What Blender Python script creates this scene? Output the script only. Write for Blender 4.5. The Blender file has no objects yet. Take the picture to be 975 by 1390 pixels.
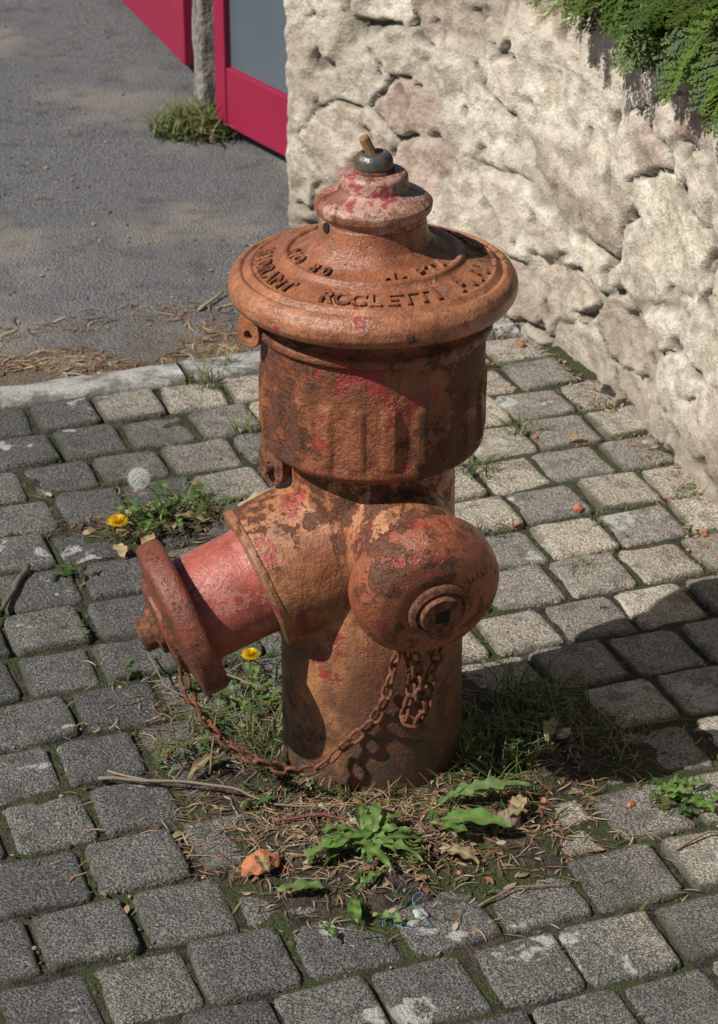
import bpy, math, random
import numpy as np
from mathutils import Vector, Matrix, noise
random.seed(7)
R=random.random
def U(a,b): return random.uniform(a,b)
S=bpy.context.scene
# ------------------------------------------------------------------ helpers
class NT:
    def __init__(s,name):
        s.m=bpy.data.materials.new(name); s.m.use_nodes=True
        s.t=s.m.node_tree; s.n=s.t.nodes; s.l=s.t.links
        s.b=s.n['Principled BSDF']
        s.co=s.n.new('ShaderNodeTexCoord').outputs['Object']
    def _set(s,sock,v):
        if isinstance(v,bpy.types.NodeSocket): s.l.new(v,sock)
        else:
            if isinstance(v,tuple) and len(v)==3 and sock.type=='RGBA': v=(*v,1)
            sock.default_value=v
    def map(s,scale=(1,1,1),rot=(0,0,0),loc=(0,0,0)):
        n=s.n.new('ShaderNodeMapping'); s.l.new(s.co,n.inputs[0])
        n.inputs['Scale'].default_value=scale; n.inputs['Rotation'].default_value=rot; n.inputs['Location'].default_value=loc
        return n.outputs[0]
    def noise(s,scale,detail=3,rough=.55,co=None,dist=0,loc=None):
        n=s.n.new('ShaderNodeTexNoise')
        if co is None: co=s.map(loc=loc) if loc else s.co
        s.l.new(co,n.inputs['Vector'])
        n.inputs['Scale'].default_value=scale; n.inputs['Detail'].default_value=detail
        n.inputs['Roughness'].default_value=rough; n.inputs['Distortion'].default_value=dist
        return n.outputs['Fac']
    def vor(s,scale,feature='F1',co=None,out='Distance'):
        n=s.n.new('ShaderNodeTexVoronoi'); n.feature=feature
        s.l.new(co or s.co,n.inputs['Vector']); n.inputs['Scale'].default_value=scale
        return n.outputs[out]
    def ramp(s,fac,a,b,inv=False):
        n=s.n.new('ShaderNodeMapRange'); n.interpolation_type='SMOOTHSTEP'
        s.l.new(fac,n.inputs[0]); n.inputs[1].default_value=a; n.inputs[2].default_value=b
        n.inputs[3].default_value=1 if inv else 0; n.inputs[4].default_value=0 if inv else 1
        return n.outputs[0]
    def mix(s,f,a,b,bl='MIX'):
        n=s.n.new('ShaderNodeMix'); n.data_type='RGBA'; n.blend_type=bl
        s._set(n.inputs[0],f); s._set(n.inputs[6],a); s._set(n.inputs[7],b)
        return n.outputs[2]
    def math(s,op,a,b=0.0):
        n=s.n.new('ShaderNodeMath'); n.operation=op
        s._set(n.inputs[0],a); s._set(n.inputs[1],b); return n.outputs[0]
    def wsum(s,*pairs):
        acc=None
        for v,w in pairs:
            t=s.math('MULTIPLY',v,w); acc=t if acc is None else s.math('ADD',acc,t)
        return acc
    def attr(s,name='Col',out='Color'):
        n=s.n.new('ShaderNodeAttribute'); n.attribute_name=name; return n.outputs[out]
    def sep(s,v=None):
        n=s.n.new('ShaderNodeSeparateXYZ'); s.l.new(v or s.co,n.inputs[0]); return n.outputs
    def bump(s,h,dist,strength=1,prev=None):
        n=s.n.new('ShaderNodeBump'); s.l.new(h,n.inputs['Height'])
        n.inputs['Distance'].default_value=dist; n.inputs['Strength'].default_value=strength
        if prev: s.l.new(prev,n.inputs['Normal'])
        return n.outputs[0]
    def out(s,col,rough=.8,nrm=None,metal=0,spec=.5):
        s._set(s.b.inputs['Base Color'],col); s._set(s.b.inputs['Roughness'],rough)
        s._set(s.b.inputs['Metallic'],metal); s.b.inputs['Specular IOR Level'].default_value=spec
        if nrm: s.l.new(nrm,s.b.inputs['Normal'])
        return s.m

def link(o,parent=None):
    S.collection.objects.link(o)
    if parent: o.parent=parent
    return o
def mkobj(name,verts,faces,mat,cols=None,smooth=False,parent=None):
    me=bpy.data.meshes.new(name)
    me.from_pydata([tuple(v) for v in verts],[],faces); me.update()
    if cols is not None:
        a=me.color_attributes.new(name='Col',type='FLOAT_COLOR',domain='POINT')
        arr=np.ones((len(verts),4),dtype=np.float32); arr[:,:3]=np.array(cols,dtype=np.float32)[:,:3]
        a.data.foreach_set('color',arr.ravel())
    if smooth: me.polygons.foreach_set('use_smooth',[True]*len(me.polygons))
    me.materials.append(mat)
    return link(bpy.data.objects.new(name,me),parent)
def empty(name,loc=(0,0,0)):
    e=bpy.data.objects.new(name,None); e.empty_display_size=.1; link(e); return e
class MB:
    def __init__(s): s.v=[];s.f=[];s.c=[]
    def strip(s,pts,widths,side,col,col2=None):
        b=len(s.v); n=len(pts)
        for i,(p,w) in enumerate(zip(pts,widths)):
            sd=side[i] if isinstance(side,list) else side
            s.v.append(p-sd*w); s.v.append(p+sd*w)
            k=i/(n-1); c=col if col2 is None else tuple(col[j]*(1-k)+col2[j]*k for j in range(3))
            s.c.append(c); s.c.append(c)
        for i in range(n-1):
            a=b+2*i; s.f.append((a,a+1,a+3,a+2))
    def tube(s,pts,rad,col,k=5):
        b=len(s.v); n=len(pts)
        for i,p in enumerate(pts):
            d=(pts[min(i+1,n-1)]-pts[max(i-1,0)]).normalized()
            a=d.cross(Vector((0.3,.2,.9))).normalized(); e=d.cross(a)
            r=rad[i] if isinstance(rad,(list,tuple)) else rad
            for j in range(k):
                t=2*math.pi*j/k; s.v.append(p+(a*math.cos(t)+e*math.sin(t))*r); s.c.append(col)
        for i in range(n-1):
            for j in range(k):
                s.f.append((b+i*k+j,b+i*k+(j+1)%k,b+(i+1)*k+(j+1)%k,b+(i+1)*k+j))
        s.f.append(tuple(b+j for j in range(k))[::-1]); s.f.append(tuple(b+(n-1)*k+j for j in range(k)))
    def rock(s,p,r,col,seed=0,flat=.7):
        b=len(s.v)
        phi=(1+5**.5)/2
        base=[(-1,phi,0),(1,phi,0),(-1,-phi,0),(1,-phi,0),(0,-1,phi),(0,1,phi),(0,-1,-phi),(0,1,-phi),(phi,0,-1),(phi,0,1),(-phi,0,-1),(-phi,0,1)]
        q=Matrix.Rotation(R()*6.28,3,'Z')@Matrix.Rotation(R()*.6,3,'X')
        sc=Vector((U(.7,1.2),U(.6,1.0),flat*U(.7,1.1)))
        for x in base:
            d=Vector(x).normalized()*U(.72,1.15)
            d=q@Vector((d.x*sc.x,d.y*sc.y,d.z*sc.z)); s.v.append(p+d*r); k=U(.8,1.15); s.c.append(tuple(c*k for c in col))
        for f in [(0,11,5),(0,5,1),(0,1,7),(0,7,10),(0,10,11),(1,5,9),(5,11,4),(11,10,2),(10,7,6),(7,1,8),(3,9,4),(3,4,2),(3,2,6),(3,6,8),(3,8,9),(4,9,5),(2,4,11),(6,2,10),(8,6,7),(9,8,1)]:
            s.f.append(tuple(b+i for i in f))
    def obj(s,name,mat,smooth=False,parent=None): return mkobj(name,s.v,s.f,mat,s.c,smooth,parent)

def fr(p,sc,oc=4): return noise.fractal(Vector(p)*sc,1.0,2.0,oc)
def ss(x,a,b):
    t=max(0,min(1,(x-a)/(b-a))); return t*t*(3-2*t)

# ------------------------------------------------------------------ materials
def hydrant_mat(name,c1,c2,red=.5,rust=.5,pale=.4,seed=0.0,bumpk=1.0,gloss=.42,dark=.3,low=0.0):
    m=NT(name); L=(seed*3.1,seed*1.7,seed*2.3)
    big=m.noise(7,3,.6,loc=L); mid=m.noise(36,5,.72,loc=L); fine=m.noise(260,3,.8,loc=L)
    col=m.mix(m.ramp(big,.40,.60),c1,c2)
    col=m.mix(m.math('MULTIPLY',m.ramp(mid,.42,.66),.34+dark*.5),col,(.105,.040,.020))
    col=m.mix(m.math('MULTIPLY',m.ramp(fine,.49,.64),.65),col,m.mix(.7,col,(.06,.024,.014)))
    rp=m.noise(16,5,.72,loc=(L[0]+5,L[1]+2,L[2]))
    col=m.mix(m.math('MULTIPLY',m.ramp(rp,.585-.13*pale,.605-.13*pale),.65*pale),col,(.55,.36,.29))
    col=m.mix(m.math('MULTIPLY',m.ramp(rp,.64-.13*red,.658-.13*red),.8),col,(.32,.028,.032))
    rn=m.wsum((mid,.50),(m.noise(6.5,3,.5,loc=(L[2],L[0],4)),.38),(fine,.12))
    a=.62-.13*rust
    rm=m.ramp(rn,a,a+.022)
    halo=m.ramp(rn,a-.035,a)
    col=m.mix(m.math('MULTIPLY',halo,.5),col,(.26,.085,.03))
    col=m.mix(m.math('MULTIPLY',rm,.92),col,m.mix(m.ramp(fine,.38,.62),(.040,.018,.011),(.17,.055,.022)))
    st=m.noise(1,3,.6,co=m.map(scale=(55,55,6),loc=L))
    col=m.mix(m.math('MULTIPLY',m.ramp(st,.52,.68),.22+dark*.4),col,(.075,.032,.018))
    z=m.sep()[2]
    if low>0:
        g0=m.math('MULTIPLY',m.ramp(z,.13,.29,True),m.math('MULTIPLY',m.ramp(big,.30,.55),low))
        col=m.mix(g0,col,m.mix(fine,(.07,.034,.022),(.16,.075,.045)))
    g=m.math('MULTIPLY',m.ramp(z,.01,.17,True),m.ramp(mid,.36,.54))
    col=m.mix(m.math('MULTIPLY',g,.8),col,(.06,.05,.032))
    h=m.wsum((rm,-.55),(mid,.95),(fine,.34),(m.ramp(rp,.585-.13*pale,.605-.13*pale),-.16))
    n=m.bump(h,.0032*bumpk,.95)
    ro=m.math('ADD',m.wsum((rm,.30),(fine,.45)),gloss-.24)
    return m.out(col,ro,n,spec=.5)
M_hat=hydrant_mat('paint_hat',(.48,.205,.10),(.35,.125,.058),.22,.50,.22,0,1.0,.36,.25)
M_neck=hydrant_mat('paint_collar',(.42,.21,.13),(.30,.12,.075),.72,.62,.85,1.3,1.1,.42,.4)
M_barrel=hydrant_mat('paint_barrel',(.34,.11,.042),(.20,.06,.025),.50,.93,.08,2,1.9,.48,.65)
M_body=hydrant_mat('paint_body',(.47,.20,.085),(.32,.115,.05),.48,.60,.15,3.2,1.2,.42,.55,.75)
M_tube=hydrant_mat('paint_spout',(.46,.12,.085),(.37,.078,.055),.1,-.05,.35,4,.7,.42,.05)
M_cap=hydrant_mat('paint_cap',(.33,.10,.05),(.23,.07,.04),.45,.66,.15,5,1.3,.38,.45)
M_lcap=hydrant_mat('paint_flange',(.33,.07,.045),(.21,.058,.036),.3,.62,.18,6,1.2,.40,.45)
m=NT('rusty_iron'); f=m.noise(120,3,.7); M_rust=m.out(m.mix(m.ramp(f,.35,.65),(.055,.022,.013),(.22,.08,.034)),.85,m.bump(f,.0018))
m=NT('dark_steel'); f=m.noise(90,3,.6); M_steel=m.out(m.mix(m.ramp(f,.42,.62),(.10,.11,.115),(.20,.12,.08)),.42,m.bump(f,.0015),metal=.5)
m=NT('black_hole'); M_dark=m.out((.01,.008,.007),.9)
m=NT('old_wood'); f=m.noise(1,4,.6,co=m.map(scale=(90,90,12))); M_wood=m.out(m.mix(f,(.42,.24,.10),(.18,.09,.04)),.8,m.bump(f,.001))
m=NT('attr_matte'); f=m.noise(180,3,.6); M_att=m.out(m.mix(.55,m.attr(),m.mix(f,(.35,.35,.35),(1,1,1)),'MULTIPLY'),.85,m.bump(f,.0018))
def leafmat(name,tr=.35,rough=.5,detail=True):
    m=NT(name); c=m.attr()
    if detail:
        f=m.noise(70,2,.5)
        c=m.mix(.6,c,m.mix(m.ramp(f,.3,.7),(.6,.6,.55),(1.15,1.15,1.0)),'MULTIPLY')
        m.out(c,rough,m.bump(f,.0015))
    else: m.out(c,rough)
    if tr>0:
        t=m.n.new('ShaderNodeBsdfTranslucent'); m.l.new(c,t.inputs[0])
        a=m.n.new('ShaderNodeMixShader'); a.inputs[0].default_value=tr
        m.l.new(m.b.outputs[0],a.inputs[1]); m.l.new(t.outputs[0],a.inputs[2])
        m.l.new(a.outputs[0],m.n['Material Output'].inputs[0])
    return m.m
M_leaf=leafmat('leaf_green'); M_grass=leafmat('grass_green',.3,.55,False); M_cedar=leafmat('cedar_green',.2,.6,False)
M_dry=leafmat('dry_litter',0,.85,False)

# asphalt
m=NT('asphalt'); g=m.vor(170); g2=m.noise(300,2,.8); b=m.noise(2.0,4,.6); md=m.noise(14,4,.65)
col=m.mix(m.ramp(g2,.42,.58),(.045,.045,.048),(.22,.215,.21))
col=m.mix(m.ramp(g,.05,.30,True),col,m.mix(.6,col,(.36,.35,.33)))
col=m.mix(m.math('MULTIPLY',m.ramp(b,.49,.63),.6),col,(.27,.235,.19))
col=m.mix(m.math('MULTIPLY',m.ramp(md,.52,.70),.45),col,(.045,.042,.038))
xyz=m.sep()
kd=m.math('ADD',m.math('MULTIPLY',xyz[0],-.342),m.math('MULTIPLY',xyz[1],.940))
near=m.ramp(kd,1.26,1.66,True)
near=m.math('MULTIPLY',near,m.ramp(m.noise(7,3,.65),.34,.56))
col=m.mix(m.math('MULTIPLY',near,.85),col,m.mix(g2,(.055,.036,.023),(.18,.13,.08)))
M_asph=m.out(col,.9,m.bump(m.wsum((g,.6),(g2,.6),(md,1.4)),.006,.9))
# soil bed
m=NT('soil'); f=m.noise(60,4,.72); f2=m.noise(9,3,.6); f3=m.noise(300,2,.7)
col=m.mix(m.ramp(f,.36,.66),(.020,.015,.011),(.095,.07,.047))
col=m.mix(m.math('MULTIPLY',m.ramp(f2,.46,.56),.8),col,m.mix(f3,(.020,.032,.006),(.075,.098,.022)))
M_soil=m.out(col,.95,m.bump(m.wsum((f,1),(f3,.5)),.014,1))
# paving block
m=NT('paving_block'); at=m.sep(m.attr()); rnd=at[0]; edge=at[1]
xyz=m.sep(); nb=m.noise(3.5,4,.6); g=m.vor(230); g2=m.noise(400,2,.8); nm=m.noise(26,4,.72)
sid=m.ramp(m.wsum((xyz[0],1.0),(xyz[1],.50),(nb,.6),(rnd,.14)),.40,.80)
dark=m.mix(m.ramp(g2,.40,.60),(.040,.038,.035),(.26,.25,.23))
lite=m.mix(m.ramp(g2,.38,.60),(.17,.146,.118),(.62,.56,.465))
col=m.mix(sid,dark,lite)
col=m.mix(m.math('MULTIPLY',m.ramp(g,.08,.22,True),.8),col,m.mix(.6,col,(.55,.53,.48)))
col=m.mix(m.math('MULTIPLY',m.ramp(g,.55,.75),.6),col,m.mix(.6,col,(.02,.018,.015)))
col=m.mix(1.0,col,m.mix(rnd,(.64,.64,.66),(1.24,1.21,1.15)),'MULTIPLY')
col=m.mix(m.math('MULTIPLY',m.ramp(nm,.48,.66),.5),col,(.05,.045,.037))
lich=m.math('MULTIPLY',m.ramp(m.noise(7.5,4,.72,loc=(4,1,0)),.600,.635),m.ramp(nm,.40,.50))
col=m.mix(m.math('MULTIPLY',lich,.75),col,(.52,.52,.48))
me_=m.math('MULTIPLY',m.ramp(edge,.25,1.0),m.ramp(nb,.40,.60))
col=m.mix(m.math('MULTIPLY',me_,.8),col,(.045,.050,.020))
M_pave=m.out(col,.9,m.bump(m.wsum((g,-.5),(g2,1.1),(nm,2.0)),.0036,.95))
# kerb concrete
m=NT('kerb_concrete'); f=m.noise(25,4,.65); f3=m.noise(260,2,.7)
col=m.mix(m.ramp(f,.36,.60),(.17,.16,.14),(.44,.43,.40)); col=m.mix(m.ramp(f3,.44,.62),col,m.mix(.5,col,(.09,.085,.075)))
col=m.mix(m.math('MULTIPLY',m.ramp(m.noise(12,3,.6),.53,.62),.5),col,(.07,.08,.035))
M_kerb=m.out(col,.9,m.bump(m.wsum((f,1),(f3,.25)),.006,.8))
# stone wall
m=NT('rubble_stone'); c=m.attr(); f=m.noise(24,5,.74); f3=m.noise(170,3,.75); f4=m.noise(6,4,.65)
col=m.mix(.95,c,m.mix(m.ramp(f,.36,.62),(.62,.58,.52),(1.12,1.11,1.09)),'MULTIPLY')
col=m.mix(m.math('MULTIPLY',m.ramp(f3,.53,.65),.5),col,(.24,.20,.155))
col=m.mix(m.math('MULTIPLY',m.ramp(f4,.52,.66),.42),col,(.33,.255,.19))
col=m.mix(m.math('MULTIPLY',m.ramp(m.sep()[2],.0,.14,True),.55),col,(.18,.14,.10))
M_wall=m.out(col,.94,m.bump(m.wsum((f,1.0),(f3,.35)),.011,.95))
m=NT('crimson_paint'); f=m.noise(8,3,.6); f3=m.noise(150,3,.6)
M_red=m.out(m.mix(m.math('MULTIPLY',m.ramp(f3,.5,.7),.35),m.mix(f,(.25,.007,.035),(.34,.013,.058)),(.14,.03,.035)),.5,m.bump(f3,.0006))
m=NT('blue_grey_panel'); f=m.noise(3,4,.6); M_glass=m.out(m.mix(f,(.06,.085,.105),(.13,.155,.175)),.4)
m=NT('weathered_post'); f=m.noise(1,4,.65,co=m.map(scale=(40,40,6))); f3=m.noise(60,4,.7)
M_post=m.out(m.mix(m.ramp(m.wsum((f,.5),(f3,.5)),.40,.60),(.11,.095,.08),(.33,.30,.26)),.9,m.bump(m.math('ADD',f,f3),.010))

# ------------------------------------------------------------------ ground
ca,sa=math.cos(math.radians(20)),math.sin(math.radians(20))
def L2W(u,v): return (u*ca-v*sa, u*sa+v*ca)
def W2L(x,y): return (x*ca+y*sa,-x*sa+y*ca)
def axis(): return [-60,-20,-8]+[ -4+i*.16 for i in range(56)]+[8,20,60]
vs=[];fs=[];ax=axis();n_=len(ax)
for y in ax:
    for x in ax:
        z=-.016+(.006*fr((x,y,0),1.3,3) if abs(x)<5 and abs(y)<6 else 0); vs.append((x,y,z-.004))
for j in range(n_-1):
    for i in range(n_-1): a=j*n_+i; fs.append((a,a+1,a+n_+1,a+n_))
mkobj('asphalt_ground',vs,fs,M_asph,smooth=True)
plan=[(.27,2.30),(.07,2.165),(-.178,1.985),(.255,1.43),(.447,.99),(.53,.67),(.60,.30),(.66,-.2),(.72,-1.2)]
def wx(y):
    p=plan[2:]
    if y>=p[0][1]: return p[0][0]-.3
    for a,b in zip(p,p[1:]):
        if b[1]<=y<=a[1]: t=(a[1]-y)/(a[1]-b[1]); return a[0]+t*(b[0]-a[0])
    return p[-1][0]
def dirt(x,y):
    h=.022*math.exp(-((x)**2+(y+.02)**2)/.026)+.015*math.exp(-((x-.04)**2/.035+(y+.23)**2/.014))
    h+=.013*math.exp(-((x-.24)**2/.02+(y-.02)**2/.02))
    h+=.012*math.exp(-((x+.30)**2/.02+(y-.62)**2/.006))
    d=wx(y)+.03-x
    h+=.012*math.exp(-max(d,0)**2/.0008)
    return h
def gz(x,y):
    return -.0070+.0050*fr((x,y,3),14,4)+dirt(x,y)*(1+.5*fr((x,y,9),22,3))
vs=[];fs=[];nu=230;nv=215
for j in range(nv+1):
    v=-1.35+j*(2.54/nv)
    for i in range(nu+1):
        u=-1.7+i*(3.0/nu); x,y=L2W(u,v); vs.append((x,y,gz(x,y)))
for j in range(nv):
    for i in range(nu): a=j*(nu+1)+i; fs.append((a,a+1,a+nu+2,a+nu+1))
mkobj('soil_bed',vs,fs,M_soil,smooth=True)
# paving blocks
mb=MB(); cell=.1135; joints=[]
row=0; v=1.180-cell/2
while v>-1.35:
    off=U(-.014,.014)+(.035 if row%5==3 else 0)
    u=-1.68+off
    while u<1.25:
        cw=cell*U(.94,1.06) ; cx,cy=L2W(u,v)
        if math.hypot(cx,cy)>.135 and cx<wx(cy)+.13:
            hw=(cw-.0055)/2*U(.95,1.0); hh=(cell-.0055)/2*U(.95,1.0); rot=U(-.028,.028)
            z0=U(-.0035,.0025); tx,ty=U(-.035,.035),U(-.035,.035); rn=R(); b=len(mb.v); K=36; sd=R()*50
            ring=[]
            for k in range(K):
                t=2*math.pi*k/K; c,s_=math.cos(t),math.sin(t); e=.19
                px=math.copysign(abs(c)**e,c)*hw; py=math.copysign(abs(s_)**e,s_)*hh
                q=1+.06*noise.noise(Vector((c*3+sd,s_*3,sd)))-.06*max(0,noise.noise(Vector((c*9+sd,s_*9,sd))))
                ring.append((px*q,py*q))
            for (sc,zz,ed) in ((0,-.03,1),(0,-.006,1),(.0018,-.0022,.95),(.0050,-.0005,.7),(.013,.0002,.2),(.030,.0004,0)):
                for (px,py) in ring:
                    rr=math.hypot(px,py); f_=1-sc/rr; qx,qy=px*f_,py*f_
                    ax_=qx*math.cos(rot)-qy*math.sin(rot)+u; ay_=qx*math.sin(rot)+qy*math.cos(rot)+v
                    X,Y=L2W(ax_,ay_)
                    nz=.0026*noise.noise(Vector((X*38,Y*38,0)))
                    mb.v.append((X,Y,z0+zz+(qx*tx+qy*ty)+nz)); mb.c.append((rn,ed,0))
            X,Y=L2W(u,v); mb.v.append((X,Y,z0+.0005)); mb.c.append((rn,0,0))
            for r_ in range(5):
                for k in range(K): mb.f.append((b+r_*K+k,b+r_*K+(k+1)%K,b+(r_+1)*K+(k+1)%K,b+(r_+1)*K+k))
            for k in range(K): mb.f.append((b+5*K+k,b+5*K+(k+1)%K,b+6*K))
            joints.append((u-cell/2,v+U(-.05,.05))); joints.append((u+U(-.05,.05),v-cell/2))
        u+=cw
    v-=cell; row+=1
mb.obj('block_paving',M_pave,smooth=True)
# kerb
kb=empty('kerb'); u=-3.0;i=0
while u<1.0:
    L=.62; vs=[];fs=[]; nx=40; prof=[(-.038,-.08),(-.038,-.002),(-.033,.006),(-.012,.008),(.012,.008),(.032,.006),(.038,-.001),(.038,-.08)]
    for a in range(nx+1):
        uu=u+.002+(L-.004)*a/nx
        for (pv,pz) in prof:
            w=.004*noise.noise(Vector((uu*22,pv*60,i)))
            X,Y=L2W(uu,1.218+pv+w); vs.append((X,Y,pz+.003*noise.noise(Vector((uu*25,pv*80,2)))))
    P=len(prof)
    for a in range(nx):
        for q in range(P-1): k=a*P+q; fs.append((k,k+1,k+P+1,k+P))
    fs.append(tuple(range(P))); fs.append(tuple(range(nx*P,nx*P+P))[::-1])
    mkobj('kerb_length_%d'%i,vs,fs,M_kerb,smooth=True,parent=kb); u+=L;i+=1
# ------------------------------------------------------------------ wall
def chaikin(p,n):
    for _ in range(n):
        q=[p[0]]
        for a,b in zip(p,p[1:]):
            q.append((a[0]*.75+b[0]*.25,a[1]*.75+b[1]*.25)); q.append((a[0]*.25+b[0]*.75,a[1]*.25+b[1]*.75))
        q.append(p[-1]); p=q
    return p
corner=chaikin([plan[0],plan[1],plan[2],(-.128,1.921)],2)+chaikin([(-.128,1.921)]+plan[3:],3)[1:]
seg=[0]
for a,b in zip(corner,corner[1:]): seg.append(seg[-1]+math.dist(a,b))
Ltot=seg[-1]
def planat(s):
    s=max(0,min(Ltot-1e-5,s)); i=int(np.searchsorted(seg,s,side='right'))-1
    i=min(i,len(corner)-2); t=(s-seg[i])/(seg[i+1]-seg[i]); a,b=corner[i],corner[i+1]
    return Vector((a[0]+t*(b[0]-a[0]),a[1]+t*(b[1]-a[1]),0))
H=.82; step=.0062; ns=int(Ltot/step); nz=int((H+.06)/step); nt=30
vs=[];fs=[];cs=[]
pal=[(.68,.62,.51),(.62,.56,.46),(.71,.66,.56),(.48,.37,.31),(.54,.46,.38),(.68,.62,.53),(.42,.35,.29),(.54,.49,.41)]
for i in range(ns+1):
    s=i*Ltot/ns; p=planat(s); tg=(planat(s+.03)-planat(s-.03)).normalized(); nr=Vector((tg.y,-tg.x,0))
    for j in range(nz+nt+1):
        if j<=nz: z=-.06+j*(H+.06)/nz; back=0; zz=z
        else: back=(j-nz)/nt*.30; z=H; zz=H+back
        q=Vector((s*4.6,zz*8.0,0)); w=Vector((noise.noise(q*.8),noise.noise(q*.8+Vector((9,3,1))),0))*.38+Vector((noise.noise(q*3.5),noise.noise(q*3.5+Vector((9,3,1))),0))*.12
        q2=q+w; q2.z=0
        d,pts=noise.voronoi(q2); jd=d[1]-d[0]; cid=pts[0]
        h=noise.cell(Vector((cid.x*13.1,cid.y*17.7,3.3))); k=noise.cell(Vector((cid.x*7.3+5,cid.y*9.1,8.2)))
        st=ss(jd,.03,.12)
        smear=ss(fr((s,zz,5),3.0,4),-.08,.22)
        crack=ss(fr((s,zz,1),6.5,3),-.03,.17)*(1-ss(jd,.0,.06))
        disp=.007*st+.014*(h-.5)*st
        disp=disp*(1-.7*smear)+.006*smear
        disp+=-.030*crack*(1-.3*smear)
        disp+=.006*fr((s,zz,0),7,5)+.0042*fr((s,zz,7),36,4)
        fd=noise.voronoi(Vector((s*15,zz*20,.3))+Vector((w.x,w.y,0)))[0]
        disp+=.008*(fd[0]-.4)*st*(1-.6*smear)
        hole=ss(fr((s,zz,13),16,2),.46,.62); disp-=.013*hole
        cc=pal[int(k*7.99)%8]; mort=(.66,.605,.51)
        mm=max(1-st,smear*.75); col=[cc[a]*(1-mm)+mort[a]*mm for a in range(3)]
        dk=max(.85*crack,.55*hole,.30*(1-st)*(1-smear)); col=[c_*(1-dk) for c_ in col]
        flare=.06*max(0,1-abs(s-.5)/.5)*(z if z>0 else 0)
        P=p+nr*(disp+flare-.004 -.05*z)-nr*back
        P.z=z+ (disp*.8 if back>0 else 0) ; 
        if j>=nz-3 and j<=nz+2: P.z-=.006
        vs.append(P); cs.append(col)
W=nz+nt+1
for i in range(ns):
    for j in range(W-1): a=i*W+j; fs.append((a,a+W,a+W+1,a+1))
wall=empty('stone_wall')
mkobj('wall_face',vs,fs,M_wall,cs,True,wall)
vs=[];fs=[]
for i in range(0,61):
    s=Ltot*i/60; p=planat(s); tg=(planat(s+.03)-planat(s-.03)).normalized(); nr=Vector((tg.y,-tg.x,0)); b=p-nr*.33
    vs+= [(b.x,b.y,-.05),(b.x,b.y,H-.01)]
for i in range(60): a=2*i; fs.append((a,a+1,a+3,a+2))
mkobj('wall_back',vs,fs,M_post,parent=wall)
# ------------------------------------------------------------------ gate
def boxmesh(name,a,b,z0,z1,th,mat,parent,bev=.003):
    a=Vector((*a[:2],0)); b=Vector((*b[:2],0)); d=(b-a).normalized(); n=Vector((d.y,-d.x,0))*th/2
    vs=[];
    for z in (z0,z1):
        for p in (a-n,b-n,b+n,a+n): vs.append((p.x,p.y,z))
    o=mkobj(name,vs,[(3,2,1,0),(4,5,6,7),(0,1,5,4),(1,2,6,5),(2,3,7,6),(3,0,4,7)],mat,parent=parent)
    m_=o.modifiers.new('b','BEVEL'); m_.width=bev; m_.segments=2; return o
def leaf(name,A,B,zb=.012):
    g=empty(name); A=Vector(A);B=Vector(B); d=(B-A).normalized(); L=(B-A).length; w=.045
    boxmesh('stile_near',A,A+d*w,zb,1.35,.045,M_red,g)
    boxmesh('stile_far',B-d*w,B,zb,1.35,.045,M_red,g)
    boxmesh('bottom_rail',A+d*(w+.001),B-d*(w+.001),zb,zb+.135,.04,M_red,g)
    boxmesh('top_rail',A+d*(w+.001),B-d*(w+.001),1.26,1.349,.04,M_red,g)
    boxmesh('panel',A+d*(w-.01),B-d*(w-.01),zb+.12,1.28,.012,M_glass,g)
leaf('garden_gate',(-.318,2.555),(.00,2.06))
leaf('garden_gate',(-.415,2.98),(-1.25,5.35))
pst=empty('gate_post')
vs=[];fs=[];N=60;K=24
for i in range(N+1):
    z=-.03+1.2*i/N
    for k in range(K):
        t=2*math.pi*(k+.5)/K; c,s_=math.cos(t),math.sin(t); e=.35
        x=math.copysign(abs(c)**e,c)*.036; y=math.copysign(abs(s_)**e,s_)*.036
        q=1+.16*noise.noise(Vector((c*1.5,s_*1.5,z*14)))
        xx=x*q*.95-y*q*.3; yy=x*q*.3+y*q*.95
        vs.append((-.352+xx,2.665+yy,z))
for i in range(N):
    for k in range(K): fs.append((i*K+k,i*K+(k+1)%K,(i+1)*K+(k+1)%K,(i+1)*K+k))
fs.append(tuple(range(N*K,N*K+K)))
mkobj('post_shaft',vs,fs,M_post,smooth=True,parent=pst)
# ------------------------------------------------------------------ hydrant
hy=empty('fire_hydrant')
def lathe(name,prof,mat,seg=128,axis=None,origin=(0,0,0),mod=None,parent=hy,smooth=True):
    vs=[];fs=[];n=len(prof)
    if axis is None: M=Matrix.Identity(3)
    else:
        q=Vector(axis).normalized().to_track_quat('Z','Y'); M=q.to_matrix()
    o=Vector(origin)
    for (r,z) in prof:
        for k in range(seg):
            t=2*math.pi*k/seg; rr=max(r,1e-4)
            if mod: rr=mod(rr,z,t)
            vs.append(o+M@Vector((rr*math.cos(t),rr*math.sin(t),z)))
    for i in range(n-1):
        for k in range(seg): fs.append((i*seg+k,i*seg+(k+1)%seg,(i+1)*seg+(k+1)%seg,(i+1)*seg+k))
    fs.append(tuple(range(seg))[::-1]); fs.append(tuple(range((n-1)*seg,n*seg)))
    return mkobj(name,vs,fs,mat,smooth=smooth,parent=parent)
def rp(pts,r=.003,k=4):
    out=[pts[0]]
    for a,b,c in zip(pts,pts[1:],pts[2:]):
        A,B,C=Vector(a),Vector(b),Vector(c); la,lc=(A-B).length,(C-B).length
        q=min(r,la*.45,lc*.45); p0=B+(A-B).normalized()*q; p2=B+(C-B).normalized()*q
        for i in range(k+1):
            t=i/k; P=p0*(1-t)**2+B*2*t*(1-t)+p2*t*t; out.append((P.x,P.y))
    out.append(pts[-1]); return out
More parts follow.
